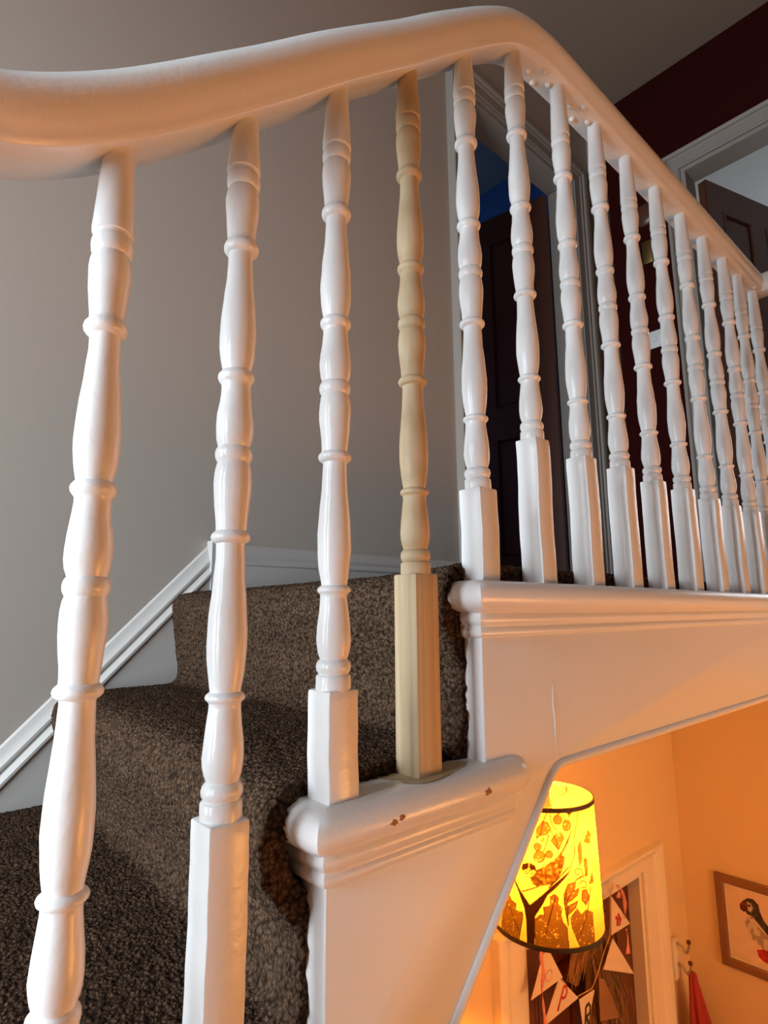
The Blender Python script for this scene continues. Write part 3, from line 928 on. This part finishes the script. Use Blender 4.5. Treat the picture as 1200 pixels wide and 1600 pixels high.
NA, NH = 760, 220
a0 = math.atan2(-LC[1], -LC[0])
ang = (np.arange(NA) / NA * 360 - 180)
hh = np.linspace(0, 1, NH)
A2, H2 = np.meshgrid(ang, hh, indexing='ij')
HT = ZT - ZB
RAD = (RB + RT) / 2
col = np.zeros((NA, NH, 3)); col[:] = (1.0, .93, .62)
INK, ORG, FUR = (.02, .010, .005), (.17, .125, .06), (.10, .070, .035)


def local(shift):
    return (A2 - shift + 180) % 360 - 180


def pip(px, py, poly):
    ins = np.zeros(px.shape, bool)
    n = len(poly)
    for i in range(n):
        x1, y1 = poly[i]; x2, y2 = poly[(i + 1) % n]
        if y1 == y2: continue
        c = ((y1 > py) != (y2 > py)) & (px < (x2 - x1) * (py - y1) / (y2 - y1) + x1)
        ins ^= c
    return ins


def segd(px, py, L):
    best = np.full(px.shape, 9e9)
    for (x1, y1), (x2, y2) in zip(L[:-1], L[1:]):
        dx, dy = x2 - x1, y2 - y1
        t = np.clip(((px - x1) * dx + (py - y1) * dy) / (dx * dx + dy * dy + 1e-12), 0, 1)
        best = np.minimum(best, np.hypot(px - x1 - t * dx, py - y1 - t * dy))
    return best


for sh in (0, 178):
    PX = np.radians(local(sh)) * RAD
    PY = H2 * HT
    met = lambda L: [(math.radians(a_) * RAD, h_ * HT) for a_, h_ in L]
    spk = vnoise(PX + 1, PY, .0045, 21)
    vein = vnoise(PX + 1, PY, .003, 31)
    for Lp in ART['orange']:
        q = met(Lp)
        ins = pip(PX, PY, q)
        col[ins & (vein > .13)] = ORG
        col[segd(PX, PY, q + q[:1]) < .0011] = (.05, .03, .015)
    for Lp in ART['fur']:
        q = met(Lp)
        ins = pip(PX, PY, q)
        col[ins] = FUR
        col[ins & (spk > .58)] = (.05, .035, .015)
        col[ins & (spk < .25)] = (.26, .22, .1)
    fc = met(ART['face'])
    col[pip(PX, PY, fc)] = (1.0, .88, .55)
    col[segd(PX, PY, fc) < .0008] = INK
    for Lp in ART['ink']:
        col[pip(PX, PY, met(Lp))] = INK
    for (a_, h_), r_e in ART['eyes']:
        d = np.hypot(PX - math.radians(a_) * RAD, PY - h_ * HT)
        col[d < r_e] = INK; col[d < r_e * .62] = (1, .93, .7); col[d < r_e * .34] = INK
    for w, L in ART['lines']:
        col[segd(PX, PY, met(L)) < max(w / 2, .0013)] = (.035, .022, .01) if w < .0025 else INK
col *= .048
col *= (0.96 + .04 * vnoise(np.radians(A2), H2 * HT, .004, 4))[..., None]
th = np.radians(ang) + a0
rad = RB + (RT - RB) * hh
co = np.stack([np.cos(th)[:, None] * rad[None, :], np.sin(th)[:, None] * rad[None, :], np.broadcast_to(hh * HT, (NA, NH))], -1).reshape(-1, 3)
idx = np.arange(NA * NH).reshape(NA, NH)
nx = np.roll(idx, -1, 0)
quads = np.stack([idx[:, :-1], nx[:, :-1], nx[:, 1:], idx[:, 1:]], -1).reshape(-1, 4)


def grid_mesh(name, co, quads, col, mat, parent):
    me = bpy.data.meshes.new(name)
    me.vertices.add(len(co)); me.vertices.foreach_set('co', np.ascontiguousarray(co, dtype=np.float32).ravel())
    me.loops.add(quads.size); me.loops.foreach_set('vertex_index', quads.ravel().astype(np.int32))
    me.polygons.add(len(quads)); me.polygons.foreach_set('loop_start', np.arange(0, quads.size, 4, dtype=np.int32))
    me.update(calc_edges=True)
    at = me.color_attributes.new('print', 'FLOAT_COLOR', 'POINT')
    at.data.foreach_set('color', np.concatenate([col.reshape(-1, 3), np.ones((len(co), 1))], 1).astype(np.float32).ravel())
    return link(name, me, mat, parent)


grid_mesh('lamp_shade', co, quads, col, M['shade'], lamp)


def band(name, z, r, h):
    n = 64
    pr = [(r - .0015, z - h / 2), (r + .0022, z - h / 2), (r + .0022, z + h / 2), (r - .0015, z + h / 2)]
    V = []
    for j in range(n):
        t = 2 * math.pi * j / n
        V += [(rr * math.cos(t), rr * math.sin(t), zz) for rr, zz in pr]
    F = [(4 * j + k, 4 * j + (k + 1) % 4, 4 * ((j + 1) % n) + (k + 1) % 4, 4 * ((j + 1) % n) + k) for j in range(n) for k in range(4)]
    return mesh(name, V, F, M['black'], lamp, True, 40)


tag(band('trim_band', HT - .003, RT, .010), 'black upper edge band')
tag(band('trim_band', .003, RB, .010), 'black lower edge band')
# spider fitting, lampholder, bulb and flex
sp_parts = []
for k in range(3):
    t = 2 * math.pi * k / 3 + a0 + .5
    sp_parts.append(tube([(math.cos(t) * (RT - .002), math.sin(t) * (RT - .002), HT - .006), (math.cos(t) * (RT - .004), math.sin(t) * (RT - .004), HT - .022), (math.cos(t) * .022, math.sin(t) * .022, HT - .030)], .0018, 6))
n = 20
sp_parts.append(tube([(.022 * math.cos(2 * math.pi * j / n), .022 * math.sin(2 * math.pi * j / n), HT - .030) for j in range(n + 1)], .0022, 6))
V, F = join_geo(sp_parts)
mesh('shade_carrier', V, F, M['metal'], lamp, True)
V, F = lathe([(.004, HT + .030), (.017, HT + .020), (.019, HT - .026), (.024, HT - .028), (.024, HT - .034), (.019, HT - .036), (.018, HT - .050)], 18)
mesh('lampholder', V, F, M['switch'], lamp, True, 40)
V, F = lathe([(.012, HT - .051), (.014, HT - .056), (.024, HT - .068), (.029, HT - .082), (.029, HT - .092), (.024, HT - .105), (.012, HT - .114), (.001, HT - .116)], 18)
bulb = mesh('bulb', V, F, M['bulb'], lamp, True)
bulb.visible_shadow = True
V, F = tube([(0, 0, HT + .028), (0, 0, -.171 - ZB)], .003, 8)
mesh('flex', V, F, M['switch'], lamp, True)
# ---------------------------------------------------------------- bunting across the hall door
YF = 1.315
bun = empty('bunting', (2.1, YF, EYE - 1.25))
tag(bun, 'card bunting with painted letters hung across the brown hall doorway', 'bunting')
strp = [(1.872, -1.085), (1.905, -1.11), (1.945, -1.19), (1.988, -1.254), (2.035, -1.31), (2.089, -1.359), (2.14, -1.366), (2.194, -1.372), (2.235, -1.345), (2.29, -1.29), (2.345, -1.245), (2.36, -1.18), (2.368, -1.10), (2.40, -1.075)]
V, F = tube([(x, YF + .002, EYE + z) for x, z in strp], .0022, 6)
mesh('string', rel(V, bun), F, M['twine'], bun, True)


def flag(pts, mat, seed):
    n = len(pts)
    yo = YF - .004 - .003 * (seed % 3)
    V = [(x, yo - .0012 + .004 * math.sin(x * 30 + seed) * 0, z + EYE) for x, z in pts] + [(x, yo + .0012, z + EYE) for x, z in pts]
    F = [tuple(range(n)), tuple(range(2 * n - 1, n - 1, -1))] + [(i, (i + 1) % n, n + (i + 1) % n, n + i) for i in range(n)]
    f = mesh('flag', rel(V, bun), F, mat, bun)
    return f, yo


def letter(f, yo, strokes, mat, w):
    parts = []
    for L in strokes:
        parts.append(tube([(x, yo - .0016, z + EYE) for x, z in L], w / 2, 6))
    V, F = join_geo(parts)
    V = [(v[0], yo - .0016 + (v[1] - yo + .0016) * .18, v[2]) for v in V]
    return mesh('letter', rel(V, f), F, mat, f, True)


def arc(cx, cz, rx, rz, t0, t1, n=12, rot=0.0):
    out = []
    for k in range(n + 1):
        t = R(t0 + (t1 - t0) * k / n)
        x, z = rx * math.cos(t), rz * math.sin(t)
        out.append((cx + x * math.cos(rot) - z * math.sin(rot), cz + x * math.sin(rot) + z * math.cos(rot)))
    return out


f, yo = flag([(2.366, -1.11), (2.498, -1.249), (2.347, -1.242)], M['card'], 0)
tag(f, 'flag with a red mark near the top right of the doorway')
letter(f, yo, [[(2.385, -1.190), (2.40, -1.20), (2.395, -1.225)], [(2.405, -1.185), (2.425, -1.21), (2.41, -1.228)], [(2.392, -1.215), (2.42, -1.200)]], M['red_ink'], .014)
f, yo = flag([(2.35, -1.254), (2.496, -1.43), (2.266, -1.331)], M['card'], 1)
tag(f, 'plain flag at the right of the doorway')
f, yo = flag([(1.898, -1.12), (1.988, -1.254), (1.801, -1.252)], M['card'], 2)
tag(f, 'flag with a faint ring, leftmost')
letter(f, yo, [arc(1.905, -1.217, .020, .016, 0, 360)], M['faint_ink'], .006)
f, yo = flag([(1.976, -1.254), (2.089, -1.359), (1.869, -1.36)], M['card'], 3)
tag(f, 'flag with a red letter P')
# the letter P leans along its flag
u, v = Vector((.62, .78)).normalized(), None
def lp(a_, b_, o=(1.955, -1.347), ang=R(-38)):
    return (o[0] + a_ * math.cos(ang) - b_ * math.sin(ang), o[1] + a_ * math.sin(ang) + b_ * math.cos(ang))
letter(f, yo, [[lp(0, 0), lp(0, .075)], [lp(0, .075), lp(.016, .078), lp(.028, .066), lp(.026, .050), lp(.012, .042), lp(0, .042)]], M['red_ink'], .010)
f, yo = flag([(2.089, -1.363), (2.194, -1.372), (2.112, -1.50)], M['card'], 4)
tag(f, 'flag with a black letter R')
letter(f, yo, [[(2.116, -1.465), (2.128, -1.402)], [(2.128, -1.402), (2.148, -1.398), (2.158, -1.412), (2.150, -1.430), (2.122, -1.434)], [(2.130, -1.434), (2.142, -1.468)]], M['black_ink'], .012)
f, yo = flag([(2.225, -1.345), (2.262, -1.36), (2.356, -1.525), (2.217, -1.482)], M['card_brown'], 5)
tag(f, 'mottled brown flag')
# pink ribbons at both ends
rb = [[(1.872, -1.085), (1.862, -1.13), (1.868, -1.19), (1.860, -1.26), (1.868, -1.33), (1.880, -1.42), (1.876, -1.50)], [(1.872, -1.085), (1.888, -1.115), (1.902, -1.13)], [(1.872, -1.085), (1.882, -1.10), (1.880, -1.14)],
      [(2.40, -1.075), (2.43, -1.10), (2.452, -1.15), (2.448, -1.21)], [(2.45, -1.25), (2.456, -1.29), (2.45, -1.34)], [(2.40, -1.075), (2.412, -1.10), (2.405, -1.125)]]
for k, L in enumerate(rb):
    pts2 = smooth_path([(x, z) for x, z in L], 5)
    V, F = [], []
    for q, p in enumerate(pts2):
        tw = .009 * math.cos(q * .55 + k)
        wv = max(.004, abs(tw))
        V += [(p[0] - wv, YF - .012 - .004 * math.sin(q * .5), p[1] + EYE), (p[0] + wv, YF - .014 + .004 * math.sin(q * .5), p[1] + EYE)]
    n = len(V) // 2
    F = [(2 * q, 2 * q + 1, 2 * q + 3, 2 * q + 2) for q in range(n - 1)]
    o = mesh('ribbon', rel(V, bun), F, M['ribbon'], bun, True)
    sm = o.modifiers.new('thickness', 'SOLIDIFY'); sm.thickness = .0008

# ---------------------------------------------------------------- shaggy brown thing hanging on the hall door
sg = empty('shaggy_scarf', (2.24, 1.365, EYE - 1.22))
tag(sg, 'shaggy dark brown woolly scarf hanging on the hall door behind the bunting', 'scarf')
parts = []
r_ = random.Random(12)
hook = Vector((2.335, 1.385, EYE - 1.14))
tails = [[Vector((2.335, 1.385, -1.14)), Vector((2.27, 1.35, -1.19)), Vector((2.20, 1.355, -1.27)), Vector((2.15, 1.36, -1.36))],
         [Vector((2.30, 1.38, -1.20)), Vector((2.34, 1.355, -1.35)), Vector((2.42, 1.35, -1.50)), Vector((2.46, 1.36, -1.68))],
         [Vector((2.30, 1.375, -1.22)), Vector((2.28, 1.35, -1.42)), Vector((2.27, 1.345, -1.58)), Vector((2.25, 1.36, -1.74))]]
wid = [.055, .065, .05]
for tl, wd in zip(tails, wid):
    path = [Vector(p) for p in smooth_path([tuple(p) for p in tl], 6)]
    for k in range(130):
        i0 = r_.randrange(0, len(path) - 5)
        ln = r_.randrange(4, 9)
        ox, oy = r_.gauss(0, wd * .55), r_.random() * -.03
        ww = r_.uniform(.0015, .004)
        seg = []
        for j in range(i0, min(i0 + ln, len(path))):
            p = path[j]
            seg.append((p.x + ox + r_.gauss(0, .004), max(1.30, p.y + oy), p.z + EYE + r_.gauss(0, .004)))
        if len(seg) > 2:
            parts.append(tube(seg, [ww * (1 - .7 * q / (len(seg) - 1)) for q in range(len(seg))], 4))
V, F = join_geo(parts)
o = mesh('yarn_strands', rel(V, sg), F, M['fur'], sg, True)
o['kind'] = 'stuff'
parts = []
for tl, wd in zip(tails, wid):
    path = smooth_path([tuple(p) for p in tl], 5)
    rr = [wd * (.55 + .45 * math.sin(math.pi * min(1, (q + 2) / (len(path) + 2)))) for q in range(len(path))]
    V, F = tube([(p[0], p[1], p[2] + EYE) for p in path], rr, 12)
    V = [(v[0], 1.372 + (v[1] - 1.372) * .35, v[2]) for v in V]
    parts.append((V, F))
V, F = join_geo(parts)
mesh('woolly_body', rel(V, sg), F, M['fur'], sg, True)

# ---------------------------------------------------------------- coat hook, red cloth, light switch, ornament
hk = empty('coat_hook', (2.985, YB, EYE - 1.57))
tag(hk, 'small cream coat hook plate on the wall beside the hall doorway', 'hook')
V, F = box_geo(2.955, 3.015, YB - .022, YB - .0005, EYE - 1.645, EYE - 1.485)
o = mesh('back_plate', rel(V, hk), F, M['cream_trim'], hk); bv(o, .004)
for k, zz in enumerate((-1.515, -1.60)):
    pts3 = smooth_path([(2.985, YB - .012, EYE + zz + .02), (2.985, YB - .045, EYE + zz + .012), (2.985, YB - .062, EYE + zz - .01), (2.985, YB - .075, EYE + zz + .012), (2.985, YB - .078, EYE + zz + .035)], 5)
    V, F = tube(pts3, .0055, 8)
    h_ = mesh('hook_arm', rel(V, hk), F, M['metal'], hk, True)
    V, F = lathe([(.001, .010), (.008, .007), (.010, 0), (.008, -.007), (.001, -.010)], 12)
    V = [Vector(v) + Vector((2.985, YB - .078, EYE + zz + .04)) for v in V]
    mesh('hook_tip', rel(V, h_), F, M['ornament'], h_, True)
# hanging cloth: pleated, gathered at the hook
cl = []
nu, nv = 44, 30
for j in range(nv):
    t = j / (nv - 1)
    wdt = .018 + .16 * t ** .8
    for i in range(nu):
        a_ = 2 * math.pi * i / nu
        pl = 1 + .28 * math.sin(a_ * 5 + 1.2 * t) * min(1, t * 3 + .15) + .1 * math.sin(a_ * 9)
        cx = 2.995 + .085 * t
        cl.append((min(cx + math.cos(a_) * wdt * .62 * pl, XH - .006), min(YB - .078 - .012 * t + math.sin(a_) * (.015 + .05 * t) * pl, YB - .008), EYE - 1.60 - .62 * t))
V, F = sweep_rings([cl[j * nu:(j + 1) * nu] for j in range(nv)], True, True)
o = mesh('hanging_cloth', V, F, M['red_cloth'], None, True)
tag(o, 'red cloth hanging in folds from the coat hook in the hall corner', 'cloth')

sw = empty('light_switch', (XF, 1.103, EYE + 1.28))
tag(sw, 'white light switch on the dark maroon wall behind the landing balusters', 'switch')
V, F = box_geo(XF - .010, XF - .0005, 1.06, 1.146, EYE + 1.24, EYE + 1.326)
o = mesh('plate', rel(V, sw), F, M['switch'], sw); bv(o, .003)
V, F = box_geo(XF - .015, XF - .009, 1.094, 1.112, EYE + 1.27, EYE + 1.296)
o = mesh('rocker', rel(V, sw), F, M['switch'], sw); bv(o, .0015)
orn = empty('wall_ornament', (XF, 1.10, EYE + 1.85))
tag(orn, 'small round brown and brass ornament hanging on the maroon wall', 'ornament')
V, F = lathe([(.001, .022), (.030, .020), (.052, .014), (.060, .006), (.060, 0)], 24)
V = [(XF - v[2], 1.10 + v[0], EYE + 1.945 + v[1]) for v in V]
mesh('disc', rel(V, orn), F, M['ornament'], orn, True, 40)
V, F = box_geo(XF - .012, XF - .0005, 1.075, 1.125, EYE + 1.68, EYE + 1.80)
o = mesh('brass_plate', rel(V, orn), F, M['brass'], orn); bv(o, .003)

# ---------------------------------------------------------------- framed bird picture on the hall's right wall
PY0, PY1, PZ0, PZ1 = .775, 1.219, -1.590, -1.205
pic = empty('framed_picture', (XH, (PY0 + PY1) / 2, EYE + PZ0))
tag(pic, 'brown framed picture of a puffin on the orange lit hall wall', 'picture')
fwid = .037
rings = []
for y, z, sy, sz in ((PY1, PZ1, -1, -1), (PY0, PZ1, 1, -1), (PY0, PZ0, 1, 1), (PY1, PZ0, -1, 1)):
    rings.append([(XH - .0005 - p, y + sy * w_, EYE + z + sz * w_) for w_, p in ((0, 0), (0, .018), (.004, .021), (.030, .021), (fwid, .013), (fwid, 0))])
k = 6
V = [v for r in rings for v in r]
F = [(i * k + j, i * k + (j + 1) % k, ((i + 1) % 4) * k + (j + 1) % k, ((i + 1) % 4) * k + j) for i in range(4) for j in range(k)]
o = mesh('frame', rel(V, pic), F, M['frame_wood'], pic)
mat_in = .008
boxes_ = [box_geo(XH - .009, XH - .006, PY0 + fwid - .004, PY1 - fwid + .004, EYE + PZ0 + fwid - .004, EYE + PZ1 - fwid + .004)]
V, F = join_geo(boxes_)
mesh('mount', rel(V, pic), F, M['cream_trim'], pic)
GY, GZ = 230, 200
gy = np.linspace(PY1 - fwid - mat_in, PY0 + fwid + mat_in, GY)
gz = np.linspace(PZ0 + fwid + mat_in, PZ1 - fwid - mat_in, GZ)
Yp, Zp = np.meshgrid(gy, gz, indexing='ij')
pc = np.zeros((GY, GZ, 3)); pc[:] = (.78, .66, .56)
pc *= (.95 + .1 * vnoise(Yp, Zp, .03, 2))[..., None]
BIRD = {'belly': [[1.1, -1.354], [1.107, -1.383], [1.102, -1.412], [1.083, -1.445], [1.056, -1.465], [1.04, -1.478], [1.011, -1.478], [.985, -1.45], [1.0, -1.402], [1.054, -1.365], [1.074, -1.35]],
        'head': [[1.108, -1.296], [1.088, -1.278], [1.064, -1.275], [1.045, -1.292], [1.041, -1.321], [1.031, -1.348], [1.018, -1.365], [.994, -1.391], [.972, -1.44], [.945, -1.50], [.962, -1.512], [.99, -1.475], [1.003, -1.437], [1.024, -1.402], [1.055, -1.369], [1.074, -1.35], [1.097, -1.346]],
        'beak': [[1.122, -1.312], [1.108, -1.296], [1.09, -1.298], [1.09, -1.332], [1.108, -1.341], [1.122, -1.335]],
        'face': [[1.104, -1.302], [1.09, -1.294], [1.075, -1.297], [1.068, -1.312], [1.077, -1.333], [1.092, -1.333]],
        'feet': [[1.07, -1.481], [1.04, -1.469], [1.025, -1.471], [1.0, -1.49], [1.014, -1.512], [1.034, -1.523], [1.051, -1.519], [1.066, -1.505]]}
nz_ = vnoise(Yp, Zp, .012, 6)
for key, c1, c2 in (('belly', (.60, .56, .52), (.32, .29, .28)), ('head', (.025, .022, .024), (.06, .05, .05)), ('face', (.62, .56, .50), (.45, .40, .36)), ('beak', (.06, .012, .010), (.16, .03, .02)), ('feet', (.42, .02, .02), (.30, .015, .015))):
    ins = pip(Yp, Zp, BIRD[key])
    pc[ins] = np.where((nz_ > .55)[..., None], np.array(c2), np.array(c1))[ins]
d = np.hypot(Yp - 1.083, Zp + 1.308)
pc[d < .006] = (.02, .02, .02)
co = np.stack([np.full(Yp.shape, XH - .0095), Yp, Zp + EYE], -1).reshape(-1, 3) - np.array(wloc(pic))
idx = np.arange(GY * GZ).reshape(GY, GZ)
quads = np.stack([idx[:-1, :-1], idx[1:, :-1], idx[1:, 1:], idx[:-1, 1:]], -1).reshape(-1, 4)
grid_mesh('print', co, quads, pc, M['picture'], pic)
